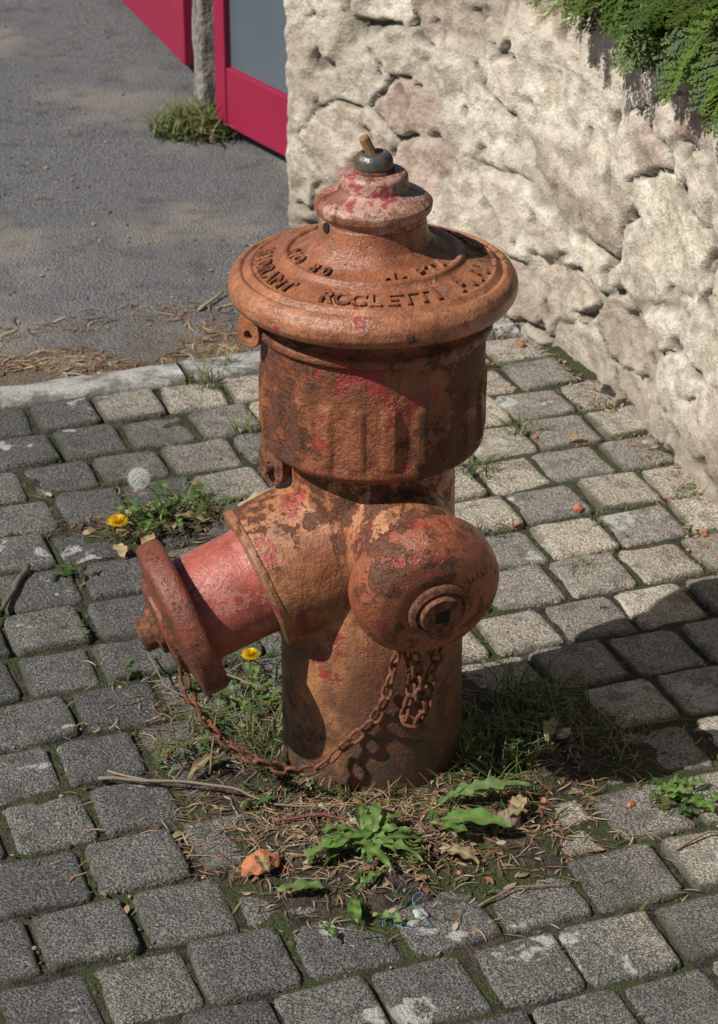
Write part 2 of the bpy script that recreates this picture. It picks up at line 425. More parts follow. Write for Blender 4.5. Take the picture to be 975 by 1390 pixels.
wob=lambda amp,sc: (lambda r,z,t: r*(1+amp*noise.noise(Vector((math.cos(t)*sc,math.sin(t)*sc,z*sc*8)))))
d1=Vector((-.89,-.30,-.34)).normalized(); P1=Vector((0,0,.325))
d2=Vector((.345,-.91,-.235)).normalized(); P2=Vector((0,0,.366))
pcs=[]
def add_piece(prof,axis=None,origin=(0,0,0),seg=96):
    o=lathe('tmp',prof,M_body,seg,axis,origin,wob(.008,2.5)); pcs.append(o)
add_piece([(0,-.06),(.113,-.06),(.1125,.02),(.112,.19),(.107,.235),(.101,.28),(.099,.33),(.098,.455),(0,.455)])
add_piece([(0,-.02),(.094,-.02),(.093,.05),(.089,.12),(.088,.150),(.0,.150)],d1,P1)
add_piece([(0,-.02),(.071,-.02),(.071,.06),(.070,.10),(.0695,.132),(.061,.138),(.061,.160),(.0,.160)],d2,P2)
V=[];F=[]
for o in pcs:
    b=len(V); V+= [tuple(v.co) for v in o.data.vertices]; F+=[tuple(b+i for i in p.vertices) for p in o.data.polygons]
    bpy.data.objects.remove(o)
body=mkobj('body_casting',V,F,M_body,smooth=True,parent=hy)
md_=body.modifiers.new('r','REMESH'); md_.mode='VOXEL'; md_.voxel_size=.0030; md_.use_smooth_shade=True
sm=body.modifiers.new('s','SMOOTH'); sm.factor=.5; sm.iterations=7
def flute(r,z,t):
    a=ss(z,.452,.462)*(1-ss(z,.525,.537)); c=math.cos(t*22)
    r+= .0034*a*ss(c,-.2,.35)-.001*a
    return r*(1+.006*noise.noise(Vector((math.cos(t)*3,math.sin(t)*3,z*20))))
pr=rp([(0,.436),(.118,.436),(.124,.438),(.131,.446),(.1315,.452)],.003)+[(.131,.452+.13*i/46) for i in range(1,46)]+\
   rp([(.131,.582),(.1385,.586),(.1385,.594),(.131,.600),(.128,.606),(.130,.616),(.150,.622),(.0,.622)],.003)
lathe('barrel',pr,M_barrel,264,mod=flute)
hat=rp([(0,.617),(.150,.617),(.160,.620),(.1665,.630),(.1665,.641),(.161,.651),(.153,.656),(.149,.6525),(.146,.655),(.1405,.660),(.137,.6575),(.106,.6695),(.103,.6755),(.098,.6760),(.095,.672),(.078,.6790),(.070,.687),(.066,.690),(.0625,.700),(.060,.716),(.0,.716)],.0030)
lathe('hat',hat,M_hat,160,mod=wob(.005,2))
col_=rp([(0,.690),(.0635,.690),(.0610,.700),(.0595,.718),(.0665,.726),(.0675,.735),(.060,.741),(.046,.746),(.040,.750),(.0395,.765),(.036,.769),(.0,.770)],.0022)
lathe('collar',col_,M_neck,96,mod=wob(.014,3))
lathe('spindle_washer',rp([(0,.767),(.023,.767),(.0235,.770),(.0225,.773),(0,.773)],.001),M_rust,40,origin=(.001,0,0))
lathe('spindle_nut',rp([(0,.772),(.0205,.772),(.0220,.776),(.0215,.784),(.018,.790),(.013,.7915),(.012,.7895),(0,.7895)],.0022),M_steel,40,origin=(.001,0,.0),mod=wob(.03,2))
lathe('wooden_plug',[(0,-.01),(.0065,-.01),(.006,.006),(.0062,.020),(.0045,.023),(0,.022)],M_wood,9,axis=(-.42,-.05,.9),origin=(-.002,0,.789),smooth=False)
lathe('neck_hole',rp([(0,-.004),(.0065,-.004),(.0065,.0025),(0,.0025)],.001),M_dark,16,axis=(-.86,-.5,0),origin=(-.0515,-.030,.712))
lathe('left_lip',rp([(0,.146),(.0895,.146),(.0900,.150),(.0900,.154),(.086,.157),(0,.157)],.0015),hydrant_mat('paint_lip',(.36,.17,.08),(.28,.12,.055),.1,.5,.1,8),112,d1,P1,wob(.01,3))
lathe('left_spout',rp([(0,.14),(.070,.14),(.0665,.165),(.0655,.25),(0,.25)],.002),M_tube,96,d1,P1)
lathe('left_flange',rp([(0,.238),(.090,.238),(.0975,.241),(.0990,.248),(.0985,.264),(.094,.270),(.076,.2735),(.060,.276),(.058,.283),(.034,.286),(.0,.286)],.003),M_lcap,120,d1,P1,wob(.014,2))
lathe('left_cap_nut',rp([(0,.285),(.031,.285),(.031,.292),(.021,.294),(.021,.308),(.018,.311),(0,.311)],.002),M_rust,40,d1,P1)
T0=.043
lathe('front_cap',[(r*.975,z+T0) for r,z in rp([(0,.102),(.076,.102),(.0865,.105),(.0895,.112),(.0900,.134),(.0865,.150),(.073,.164),(.052,.170),(.036,.1705),(0,.1705)],.0050)],M_cap,120,d2,P2,wob(.014,2.2))
lathe('front_cap_boss',[(r,z+T0) for r,z in rp([(0,.166),(.0375,.166),(.0365,.1755),(.030,.179),(.0285,.1765),(.026,.1765),(.025,.185),(.0,.185)],.0018)],M_rust,48,d2,P2)
q=d2.to_track_quat('Z','Y').to_matrix()
vs=[];
for z in (.179+T0,.1858+T0):
    for (a,b) in ((-1,-1),(1,-1),(1,1),(-1,1)):
        vs.append(P2+q@Vector((a*.0085,b*.0085,z)))
mkobj('key_recess',vs,[(0,1,2,3),(4,5,6,7),(0,1,5,4),(1,2,6,5),(2,3,7,6),(3,0,4,7)],M_dark,parent=hy)
def ear(name,c,nrm,r,ri,th,mat):
    vs=[];fs=[];K=32; nrm=Vector(nrm).normalized(); q=nrm.to_track_quat('Z','Y').to_matrix()
    for zz in (-th/2,th/2):
        for rr in (r,ri):
            for k in range(K):
                t=2*math.pi*k/K; x,y=rr*math.cos(t),rr*math.sin(t)
                if rr==r and y>0: y=y*2.0
                vs.append(Vector(c)+q@Vector((x,y,zz)))
    for k in range(K):
        j=(k+1)%K
        fs+= [(k,j,K+j,K+k),(2*K+k,3*K+k,3*K+j,2*K+j),(k,2*K+k,2*K+j,j),(K+k,K+j,3*K+j,3*K+k)]
    o=mkobj(name,vs,fs,mat,parent=hy); b=o.modifiers.new('b','BEVEL'); b.width=.0015; b.segments=2; return o
ear('hinge_lug',(-.139,-.045,.590),(-.55,-.80,0),.0155,.0055,.012,M_hat)
ear('lower_lug',(-.116,-.012,.406),(-.70,-.66,0),.022,.007,.014,M_rust)
lathe('lug_pin',rp([(0,-.018),(.006,-.018),(.006,.018),(0,.018)],.001),M_rust,16,(-.70,-.66,0),(-.116,-.012,.406))
LV=[];LF=[]
def ring_text(txt,r,z,slope,th0,dth,size):
    th=th0
    for ch in txt:
        if ch!=' ':
            cu=bpy.data.curves.new('t','FONT'); cu.body=ch; cu.size=size; cu.extrude=.0020; cu.bevel_depth=.0006; cu.bevel_resolution=1; cu.align_x='CENTER'; cu.offset=.0004
            o=bpy.data.objects.new('t',cu); S.collection.objects.link(o)
            bpy.context.view_layer.update()
            me=bpy.data.meshes.new_from_object(o.evaluated_get(bpy.context.evaluated_depsgraph_get()))
            b=len(LV); rad=Vector((math.cos(th),math.sin(th),0)); tan=Vector((-math.sin(th),math.cos(th),0))
            up=(-rad+Vector((0,0,slope))).normalized(); nn=tan.cross(up); jx=U(-.0006,.0006)
            for v_ in me.vertices:
                LV.append(rad*r+Vector((0,0,z))+tan*(v_.co.x+jx+U(-.00025,.00025))+up*(v_.co.y+U(-.00025,.00025))+nn*(v_.co.z+.0003+U(-.0002,.0002)))
            for p in me.polygons: LF.append(tuple(b+i for i in p.vertices))
            bpy.data.objects.remove(o); bpy.data.curves.remove(cu); bpy.data.meshes.remove(me)
        th+=dth
D=math.radians
ring_text('ROCLETTI',.133,.6597,.36,D(-114),D(8.2),.0255)
ring_text('P.P.',.133,.6597,.36,D(-40),D(8.5),.0255)
ring_text('HIDRANT',.133,.6597,.36,D(-190),D(8.6),.0255)
ring_text('BUDAPEST',.133,.6597,.36,D(20),D(8.4),.0255)
ring_text('MAPTA',.0965,.6727,.38,D(-80),D(12),.0215)
ring_text('NO 80',.0965,.6727,.38,D(-170),D(11),.0205)
mkobj('cast_lettering',LV,LF,hydrant_mat('paint_letters',(.36,.135,.06),(.24,.085,.04),.1,.6,.1,9),parent=hy)
def chain(name,pts,lk=.0235,parent=hy):
    P=[Vector(p) for p in pts]
    dense=[]
    for i in range(len(P)-1):
        a=P[max(i-1,0)];b=P[i];c=P[i+1];d=P[min(i+2,len(P)-1)]
        for k in range(24):
            t=k/24; dense.append(.5*((2*b)+(c-a)*t+(2*a-5*b+4*c-d)*t*t+(3*b-a-3*c+d)*t**3))
    dense.append(P[-1])
    sp=lk*.74; acc=0; out=[dense[0]]
    for a,b in zip(dense,dense[1:]):
        acc+=(b-a).length
        if acc>=sp: out.append(b); acc=0
    mbc=MB()
    for i,(a,b) in enumerate(zip(out,out[1:])):
        c=(a+b)/2; d=(b-a).normalized(); s1=d.cross(Vector((0,-1,.2))).normalized(); s2=d.cross(s1)
        an=(math.pi/4 if i%2 else -math.pi/4)+U(-.35,.35); sd=s1*math.cos(an)+s2*math.sin(an); nn=d.cross(sd)
        hl=lk/2-.0022; hwid=.0060; K=20; k2=7; w=.0025; base=len(mbc.v)
        for k in range(K):
            t=2*math.pi*k/K; x=math.cos(t); y=math.sin(t)
            cx=(hl-hwid)*(1 if x>0 else -1)*min(1,abs(x)*3)+hwid*x; cy=hwid*y
            cen=c+d*cx+sd*cy; rad=(d*x+sd*y).normalized()
            for j in range(k2):
                u_=2*math.pi*j/k2; mbc.v.append(cen+(rad*math.cos(u_)+nn*math.sin(u_))*w); mbc.c.append((.2,.1,.05))
        for k in range(K):
            for j in range(k2):
                mbc.f.append((base+k*k2+j,base+k*k2+(j+1)%k2,base+((k+1)%K)*k2+(j+1)%k2,base+((k+1)%K)*k2+j))
    return mbc.obj(name,M_rust,True,parent)
chain('chain_long',[(-.228,-.085,.185),(-.222,-.10,.150),(-.195,-.12,.112),(-.155,-.13,.078),(-.105,-.135,.060),(-.068,-.132,.058),(-.035,-.124,.085),(0,-.121,.118),(.015,-.121,.15),(.022,-.124,.185),(.028,-.135,.22),(.036,-.140,.262)])
chain('chain_short',[(.036,-.138,.262),(.040,-.132,.225),(.047,-.125,.195),(.044,-.122,.150),(.036,-.122,.124),(.056,-.122,.118),(.066,-.118,.150),(.070,-.117,.185),(.078,-.130,.225),(.070,-.140,.262)])
chain('chain_tail',[(.046,-.136,.240),(.052,-.130,.205),(.055,-.126,.17),(.058,-.122,.14),(.062,-.118,.118)])

# ------------------------------------------------------------------ vegetation
def blade(mb,p,h,az,lean,w,col,col2):
    d=Vector((math.cos(az),math.sin(az),0)); sd=Vector((-d.y,d.x,0)); tw=U(-.6,.6); sd=(sd*math.cos(tw)+Vector((0,0,1))*math.sin(tw)*.4).normalized()
    pts=[];n=5
    for i in range(n+1):
        t=i/n; pts.append(p+d*(lean*h*t**1.8)+Vector((0,0,h*(t-(lean*.35)*t*t))))
    mb.strip(pts,[w*(1-(i/n)**1.6)*.5+.0001 for i in range(n+1)],sd,col,col2)
GC=[((.04,.08,.015),(.16,.25,.05)),((.06,.10,.018),(.21,.29,.065)),((.03,.065,.012),(.10,.18,.035)),((.18,.14,.06),(.36,.29,.15))]
def tuft(mb,x,y,rad,n,h,dry=.25,zoff=0):
    for _ in range(n):
        a=R()*6.283; r=rad*R()**.6; px,py=x+r*math.cos(a),y+r*math.sin(a)
        if math.hypot(px,py)<.112: continue
        c=GC[3] if R()<dry else GC[int(R()*3)]
        blade(mb,Vector((px,py,max(gz(px,py),-.012)+zoff)),h*U(.3,1.2),R()*6.283,U(.2,1.5),U(.0015,.0030),c[0],c[1])
mb=MB()
for k in range(110):
    a=R()*6.283; r=U(.118,.15); tuft(mb,r*math.cos(a),r*math.sin(a),.012,3,.032,.35)
T=[(-.15,.02,.05,24,.045),(-.20,.08,.05,26,.045),(-.17,.16,.06,30,.045),(-.22,-.02,.05,18,.035),(-.12,-.11,.03,12,.03),
(.19,.02,.06,100,.055),(.20,.12,.06,90,.06),(.16,-.06,.05,50,.05),(.26,.05,.06,70,.05),(.31,.0,.04,36,.04),(.15,-.12,.04,22,.04),(.10,-.15,.03,18,.035),
(-.30,.62,.08,60,.045),(-.36,.60,.05,36,.04),(-.24,.66,.05,36,.045),(-.28,.70,.05,30,.035),(.17,.80,.04,50,.06),(.25,.95,.03,40,.045),(.19,.60,.03,26,.035),
(-.20,.95,.03,30,.05),(-.14,.88,.03,24,.07),(-.28,1.13,.025,50,.055),(-.25,1.20,.02,30,.055),(.35,-.10,.03,18,.03),(.40,-.13,.03,20,.03),
(.06,-.20,.06,20,.03),(-.04,-.19,.05,20,.028),(.12,-.26,.05,16,.025),(-.03,-.33,.06,16,.025),(.31,.48,.02,24,.03),(.02,-.36,.04,16,.025),(.29,-.35,.03,20,.02),(.34,.62,.015,14,.025),(.22,1.36,.03,36,.04),(.40,1.02,.02,20,.03),(.485,.72,.02,20,.03)]
for t in T: tuft(mb,*t)
for _ in range(420):
    a=R()*6.283; r=.11*R()**.6; px,py=-.37+r*math.cos(a)*1.1,2.56+r*math.sin(a)*.8
    c=GC[3] if R()<.3 else GC[1 if R()<.6 else 0]
    blade(mb,Vector((px,py,-.018)),U(.03,.13)*(1-r*4),R()*6.283,U(.3,1.6),.006,c[0],c[1])
for (u,v) in joints:
    x,y=L2W(u,v)
    nn=noise.noise(Vector((x*3,y*3,5)))
    if nn>-.15 and R()<.6 and x<wx(y)-.02: tuft(mb,x,y,.007,int(U(2,7)),.007+.010*R(),.3)
mb.obj('grass',M_grass)
mb=MB()
for (u,v) in joints:
    for _ in range(4):
        if R()<.68: continue
        uu,vv=u+U(-.045,.045)*(1 if R()<.5 else 0),v+U(-.045,.045)*(1 if R()<.5 else 0)
        x,y=L2W(uu,vv)
        if noise.noise(Vector((x*2.5,y*2.5,8)))<-.05 or x>wx(y)-.02 or math.hypot(x,y)<.12: continue
        mb.rock(Vector((x,y,-.006)),U(.003,.0065),random.choice([(.05,.07,.015),(.07,.09,.02),(.04,.05,.015)]),flat=.8)
mb.obj('moss',M_att,True)
def weed(mb,x,y,n,h,sp=.05):
    for _ in range(n):
        px,py=x+U(-sp,sp),y+U(-sp,sp)
        if math.hypot(px,py)<.118: continue
        az=R()*6.283; ln=U(.3,.9); hh=h*U(.5,1); n_=7; base=Vector((px,py,gz(px,py)))
        d=Vector((math.cos(az),math.sin(az),0)); pts=[base+d*(ln*hh*(i/n_)**1.4)+Vector((0,0,hh*(i/n_)*(1-.3*i/n_))) for i in range(n_+1)]
        g=(.09*U(.7,1.5),.15*U(.7,1.4),.035)
        mb.tube(pts,.0007,(.16,.12,.06),3)
        for i in range(1,n_+1):
            for sgn in (-1,1):
                sd=Vector((-d.y,d.x,0))*sgn; L=U(.006,.013); dd=(sd+d*.5+Vector((0,0,U(-.2,.5)))).normalized()
                e=dd.cross(Vector((0,0,1))).normalized()
                mb.strip([pts[i],pts[i]+dd*L*.5,pts[i]+dd*L],[.0006,U(.0014,.0026),.0003],e,g)
mb=MB()
for t in [(-.17,.06,12,.055,.06),(-.22,.0,10,.05,.05),(-.13,-.09,7,.035,.04),(-.30,.63,16,.05,.08),(-.2,.14,10,.06,.05),(.17,-.02,12,.05,.05),(.22,.08,12,.05,.05),(.38,-.12,7,.03,.03),(0,-.19,7,.03,.08),(-.05,-.3,5,.03,.06),(-.40,.30,5,.02,.02),(-.42,.47,8,.03,.03),(-.33,.2,5,.02,.02)]: weed(mb,*t)
mb.obj('chickweed',M_grass)
def dleaf(mb,p,az,L,W,rise=.4,col=(.09,.21,.035),teeth=True,droop=.6):
    d=Vector((math.cos(az),math.sin(az),0)); sd=Vector((-d.y,d.x,0)); n=30; b=len(mb.v); bend=U(-.25,.25)
    ph=R()*3
    for i in range(n+1):
        t=i/n; env=(math.sin(math.pi*min(1,t**.75))**.8)*(.35+.75*t) if i<n else 0
        if t>.93: env*=.6
        jag=1.0
        if teeth: f_=(t*6+ph)%1; jag=.42+.72*f_ if t<.80 else .95
        w=max(W*env*jag,.0012*(1-t)+.0002)
        c=p+d*(L*t)+sd*(bend*L*t*t)+Vector((0,0,L*(rise*t-droop*rise*1.5*t*t)+.004))
        wave=.0022*math.sin(t*19+ph)
        for k,(s_,zz) in enumerate(((-1,.16),(-.45,.05),(0,0),(.45,.05),(1,.16))):
            q=c+sd*(w*s_)+Vector((0,0,abs(w)*zz+(wave*s_)))-d*(w*.35*abs(s_) if teeth else 0)
            mb.v.append(q); k_=.85+.3*R(); mb.c.append((.26,.30,.10) if k==2 else tuple(a*k_ for a in col))
    for i in range(n):
        for k in range(4): a=b+i*5+k; mb.f.append((a,a+1,a+6,a+5))
def plant(name,leaves):
    mb=MB()
    for (x,y,az,L,W,rise,teeth,col) in leaves:
        dleaf(mb,Vector((x,y,gz(x,y)+.006)),math.radians(az),L,W,rise,col,teeth)
    mb.obj(name,M_leaf,True)
g1=(.11,.24,.045);g2=(.18,.31,.09);g3=(.07,.15,.03)
lv=[]
for k in range(14):
    lv.append((-.005+U(-.02,.02),-.235+U(-.02,.02),k*137.5+U(-20,20),U(.045,.085),U(.009,.014),U(.35,1.1),True,random.choice([g1,g2,g3])))
lv+=[(.03,-.215,200,.10,.010,.3,True,g1),(.00,-.25,95,.09,.011,.9,True,g2),(.00,-.24,80,.08,.011,1.2,True,g2)]
plant('dandelion',lv)
plant('dandelion',[(.080,-.155,28,.115,.020,.35,True,(.19,.32,.12)),(.080,-.150,15,.08,.013,.3,True,g2)])
plant('broadleaf_plantain',[(.075,-.195,-2,.09,.021,.35,False,(.14,.31,.07)),(.07,-.20,-35,.05,.010,.4,False,g1)])
plant('dandelion',[(-.05,-.31,170,.06,.012,.3,False,g2),(-.02,-.32,-100,.05,.011,.3,False,g1),(-.02,-.31,40,.045,.010,.5,True,g1),(-.06,-.36,-60,.04,.009,.4,True,g3),(.0,-.35,-20,.045,.009,.4,True,g2)])
lv=[]
for k in range(12): lv.append((-.31+U(-.05,.07),.63+U(-.03,.03),R()*360,U(.04,.08),U(.007,.011),U(.3,1.2),True,random.choice([g1,g2,g3])))
plant('dandelion',lv)
lv=[]
for k in range(8): lv.append((-.16+U(-.03,.03),.13+U(-.03,.03),R()*360,U(.03,.055),U(.006,.009),U(.3,1.0),True,random.choice([g1,g2,g3])))
plant('dandelion',lv)
lv=[]
for k in range(9): lv.append((.38+U(-.03,.03),-.11+U(-.02,.02),R()*360,U(.025,.04),U(.008,.011),U(.3,.9),False,random.choice([g1,g2])))
plant('clover',lv)
lv=[]
for k in range(10): lv.append((.20+U(-.05,.05),.06+U(-.06,.06),R()*360,U(.03,.06),U(.006,.009),U(.3,1.0),True,random.choice([g1,g3])))
plant('dandelion',lv)
def flower(x,y,z,r):
    mb=MB(); base=Vector((x,y,z)); foot=Vector((x+.02,y+.015,gz(x,y)))
    mb.tube([foot,(foot+base)/2+Vector((.006,0,.004)),base-Vector((0,0,.004))],.0013,(.22,.20,.06),6)
    mb.tube([base-Vector((0,0,.009)),base-Vector((0,0,.002))],[.002,.0045],(.08,.16,.03),8)
    for k in range(150):
        a=k*2.39996; t=(k/150)**.5; el=(1-t)*1.25+.12; L=r*(.55+.45*t)*U(.88,1.08)
        d=Vector((math.cos(a)*math.cos(el),math.sin(a)*math.cos(el)-.35,math.sin(el)*.75)).normalized()
        sd=d.cross(Vector((0,0,1))).normalized()
        c=(.80,.58,.01) if t>.4 else (.78,.46,.005)
        mb.strip([base,base+d*L*.6,base+d*L],[.0005,.0009,.0007],sd,c)
    mb.obj('dandelion_flower',M_grass)
flower(-.370,.545,.040,.0165); flower(-.158,.145,.052,.0135)
mb=MB(); c=Vector((-.342,.60,.085)); foot=Vector((-.30,.62,0))
mb.tube([foot,(foot+c)/2+Vector((.004,0,.01)),c],.0012,(.30,.22,.12),6)
mb.rock(c,.003,(.2,.15,.08))
for k in range(120):
    z=1-2*(k+.5)/120; a=k*2.39996; r=(1-z*z)**.5; d=Vector((r*math.cos(a),r*math.sin(a),z)); e=c+d*.013
    mb.tube([c,e],.0001,(.7,.7,.65),3)
    s1=d.orthogonal().normalized(); s2=d.cross(s1)
    for j in range(7):
        t=j/7*6.283; q=(s1*math.cos(t)+s2*math.sin(t))*.0048+d*.004
        mb.strip([e,e+q],[.00019,.00008],d.cross(q).normalized(),(.85,.85,.82))
mb.obj('dandelion_clock',M_grass)

# litter
mb=MB(); DC=[(.20,.13,.07),(.30,.21,.12),(.13,.08,.045),(.08,.05,.03),(.38,.30,.19),(.24,.11,.055)]
def gl(x,y):
    u,v=W2L(x,y)
    if v>1.26: return -.019
    if v>1.18: return .007
    return max(gz(x,y),-.003) +.001
def bit(x,y,L,w,curl=.3):
    az=R()*6.283; z=gl(x,y); d=Vector((math.cos(az),math.sin(az),U(-.05,.12))); sd=Vector((-d.y,d.x,U(-.3,.3))).normalized()
    p=Vector((x,y,z+.0015)); cv=U(-curl,curl)*L
    pts=[p+d*(L*(t-.5))+sd*cv*t*(1-t)*2+Vector((0,0,abs(cv)*.5*t*(1-t)*2)) for t in (0,.25,.5,.75,1)]
    c=random.choice(DC); mb.strip(pts,[w*.3,w*.9,w,w*.8,w*.15],sd,c)
def scat(n,x,y,sx,sy,L=(.008,.035),w=(.0004,.0011)):
    for _ in range(n):
        px,py=random.gauss(x,sx),random.gauss(y,sy)
        if math.hypot(px,py)<.115 or px>wx(py)-.012: continue
        bit(px,py,U(*L),U(*w))
scat(1500,0.0,-.20,.15,.07); scat(700,-.02,-.15,.13,.03); scat(800,.2,.0,.10,.08); scat(600,-.2,.05,.08,.08); scat(600,-.28,.64,.1,.05)
scat(220,.02,-.20,.14,.07,(.008,.020),(.0015,.0040))
scat(90,-.28,.64,.1,.05,(.012,.022),(.003,.007))
scat(450,0,.3,.5,.6,(.003,.010),(.0004,.0009))
for _ in range(2400):
    u=U(-.66,.35); v=1.265+abs(random.gauss(0,.12)); 
    if noise.noise(Vector((u*6,v*8,1)))<-.12 : continue
    x,y=L2W(u,v)
    if x>wx(y)-.02: continue
    bit(x,y,U(.01,.06),U(.0006,.0024))
for _ in range(1000):
    y=U(-.4,1.9); x=wx(y)-.0-abs(random.gauss(0,.035)); bit(x,y,U(.004,.018),U(.0008,.0025))
for _ in range(260):
    x,y=U(-1.6,.0),U(1.4,3.6)
    if x<wx(y)-.05: bit(x,y,U(.006,.02),U(.001,.003))
mb.obj('leaf_litter',M_dry)
mb=MB()
for (x,y,az,L,W,c) in [(-.20,.66,10,.08,.018,(.40,.28,.17)),(-.24,.60,170,.06,.014,(.16,.08,.05)),(-.33,.52,80,.05,.016,(.30,.18,.09)),(-.36,.50,100,.04,.014,(.38,.25,.14)),(.165,-.175,60,.05,.014,(.32,.21,.13)),(.19,-.16,200,.04,.012,(.2,.13,.08)),(-.12,-.28,120,.04,.012,(.18,.09,.05)),(.22,-.02,80,.05,.013,(.35,.26,.17)),(-.23,-.08,60,.07,.010,(.16,.09,.05)),(.5,.45,30,.03,.009,(.28,.14,.07)),(.32,.9,30,.03,.009,(.28,.14,.07)),(.08,-.24,-20,.05,.014,(.22,.14,.09)),(.10,-.22,140,.045,.012,(.12,.07,.05))]:
    dleaf(mb,Vector((x,y,gz(x,y)+.006)),math.radians(az),L,W,.6,c,False)
mb.obj('dead_leaf',M_dry,True)
def twig(name,pts,r,col):
    mb=MB(); P=[Vector(p) for p in pts]; Q=[]
    for a,b in zip(P,P[1:]):
        for k in range(5): Q.append(a.lerp(b,k/5)+Vector((U(-1,1),U(-1,1),U(-.3,.6)))*r*.5)
    Q.append(P[-1]); mb.tube(Q,[r*(1-.5*i/len(Q)) for i in range(len(Q))],col,6); mb.obj(name,M_att,True)
twig('twig',[(-.495,.47,.006),(-.508,.40,.006),(-.522,.31,.008)],.0055,(.16,.125,.09))
twig('twig',[(-.34,-.07,.004),(-.24,-.09,.012),(-.17,-.115,.02),(-.12,-.14,.012),(-.05,-.145,.012)],.0024,(.24,.19,.14))
twig('twig',[(-.33,-.055,.004),(-.26,-.085,.006),(-.19,-.10,.012)],.0018,(.30,.25,.18))
twig('twig',[(-.25,.20,.01),(-.20,.14,.03),(-.14,.10,.03)],.0018,(.28,.20,.13))
twig('twig',[(-.30,.22,.01),(-.27,.12,.02),(-.21,.05,.03)],.0013,(.25,.18,.12))
twig('twig',[(-.20,-.07,.01),(-.195,-.05,.06),(-.185,-.04,.11)],.0018,(.26,.18,.11))
twig('plant_stem',[(-.12,-.175,.012),(-.06,-.165,.016),(.0,-.19,.016),(.03,-.20,.012)],.002,(.24,.06,.07))
twig('twig',[(.02,-.12,.02),(-.03,-.17,.02),(.01,-.24,.018),(.05,-.29,.01)],.0014,(.34,.26,.17))
twig('twig',[(.36,-.22,.004),(.40,-.19,.008),(.46,-.185,.004)],.0018,(.28,.2,.14))
twig('twig',[(.12,-.33,.004),(.16,-.30,.008),(.23,-.29,.004)],.0016,(.28,.2,.14))
twig('twig',[(-.31,1.50,-.015),(-.27,1.58,-.01)],.004,(.42,.33,.22))
tx_=bpy.data.textures.new('chip','CLOUDS'); tx_.noise_scale=.012; tx_.noise_depth=3
def rocks(name,lst,col,chip=0):
    mb=MB()
    for (x,y,r,c) in lst: mb.rock(Vector((x,y,gl(x,y)+r*.30)),r,c,flat=.65)
    o=mb.obj(name,M_att,smooth=chip>0)
    if chip:
        b=o.modifiers.new('s','SUBSURF'); b.subdivision_type='SIMPLE'; b.levels=3; b.render_levels=3
        d=o.modifiers.new('d','DISPLACE'); d.texture=tx_; d.strength=chip; d.mid_level=.5; d.texture_coords='GLOBAL'
    else:
        b=o.modifiers.new('b','BEVEL'); b.width=.002; b.segments=2
    return o
BR=(.50,.18,.09)
rocks('brick_fragment',[(-.130,-.255,.027,(.58,.22,.10))],BR,.009)
rocks('stone_chunk',[(.165,-.170,.020,(.28,.21,.16))],BR,.008)
rocks('pebble',[(.055,-.345,.014,(.50,.48,.44)),(.045,-.36,.009,(.4,.38,.34)),(.24,.015,.016,(.55,.45,.38)),(-.02,-.18,.007,(.5,.45,.4))],BR,.004)
lst=[(.318,.665,.010,BR),(.222,.615,.007,BR),(.50,.58,.008,BR),(.315,-.125,.009,BR),(.27,.92,.007,(.4,.15,.08)),(.10,-.27,.005,BR),(-.09,-.30,.005,BR),(.53,.35,.008,BR),(.27,1.30,.012,(.4,.16,.09)),(.21,-.12,.006,BR)]
for _ in range(60):
    y=U(-.3,1.35); lst.append((wx(y)-.01-abs(random.gauss(0,.06)),y,U(.002,.006),random.choice([BR,(.4,.35,.28),(.3,.14,.08)])))
rocks('brick_rubble',lst,BR,.004)
mb=MB()
for _ in range(900):
    x,y=U(-2.0,.4),U(1.3,4.2)
    if x<wx(y)-.05: mb.rock(Vector((x,y,-.017)),U(.0015,.006),random.choice([(.3,.28,.25),(.16,.15,.14),(.36,.3,.22)]))
for _ in range(600):
    x,y=random.gauss(0,.24),random.gauss(-.05,.24)
    if math.hypot(x,y)>.12: mb.rock(Vector((x,y,gl(x,y))),U(.001,.0035),random.choice([(.3,.27,.22),(.16,.12,.09),(.36,.3,.22)]))
mb.obj('gravel',M_att)
m=NT('blue_thread'); M_th=m.out((.08,.30,.48),.5)
mb=MB(); P=[]
for i in range(50):
    t=i/49; P.append(Vector((.045+.035*math.sin(t*5.5)*t+.01*math.sin(t*17),-.335-.06*t+.022*math.sin(t*9),.010+.008*abs(math.sin(t*8)))))
mb.tube(P,.0004,(.1,.3,.5),5); mb.obj('plastic_thread',M_th,True)

# ------------------------------------------------------------------ cedar hedge
def spray_template(seed):
    random.seed(seed); v=[];f=[];c=[]
    def st(p,q,w,k):
        d=(q-p); L=d.length; d.normalize(); s=Vector((-d.y,d.x,0)); b=len(v); m_=p+(q-p)*.5
        for P,ww in ((p,w*.7),(m_,w),(q,w*.25)): v.append(P-s*ww); v.append(P+s*ww); c.extend([k,k])
        f.append((b,b+1,b+3,b+2)); f.append((b+2,b+3,b+5,b+4))
    L=.13; n=13
    for i in range(n):
        t=i/n; x=L*t; p=Vector((x,.0,-.25*x*t)); st(p,Vector((x+L/n*1.2,0,-.25*(x+L/n)*((i+1)/n))),.0016,.55)
        for sg in (-1,1):
            if i<1: continue
            l=.055*(1-t)**.8*min(1,.5+t*2)*U(.75,1.15)+.006; a=U(.65,.9)*sg; d=Vector((math.cos(a),math.sin(a),U(-.15,.1)))
            e=p+d*l; st(p,e,.0014,.8)
            m_=max(2,int(l/.0065))
            for j in range(1,m_+1):
                q=p+d*(l*j/m_)
                for s2 in (-1,1):
                    a2=a+s2*U(.45,.75); l2=.012*(1-.55*j/m_)*U(.7,1.2)
                    st(q,q+Vector((math.cos(a2),math.sin(a2),U(-.25,.25)))*l2,.0018,.8+.35*j/m_)
    return np.array([tuple(x) for x in v]),np.array(f),np.array(c)
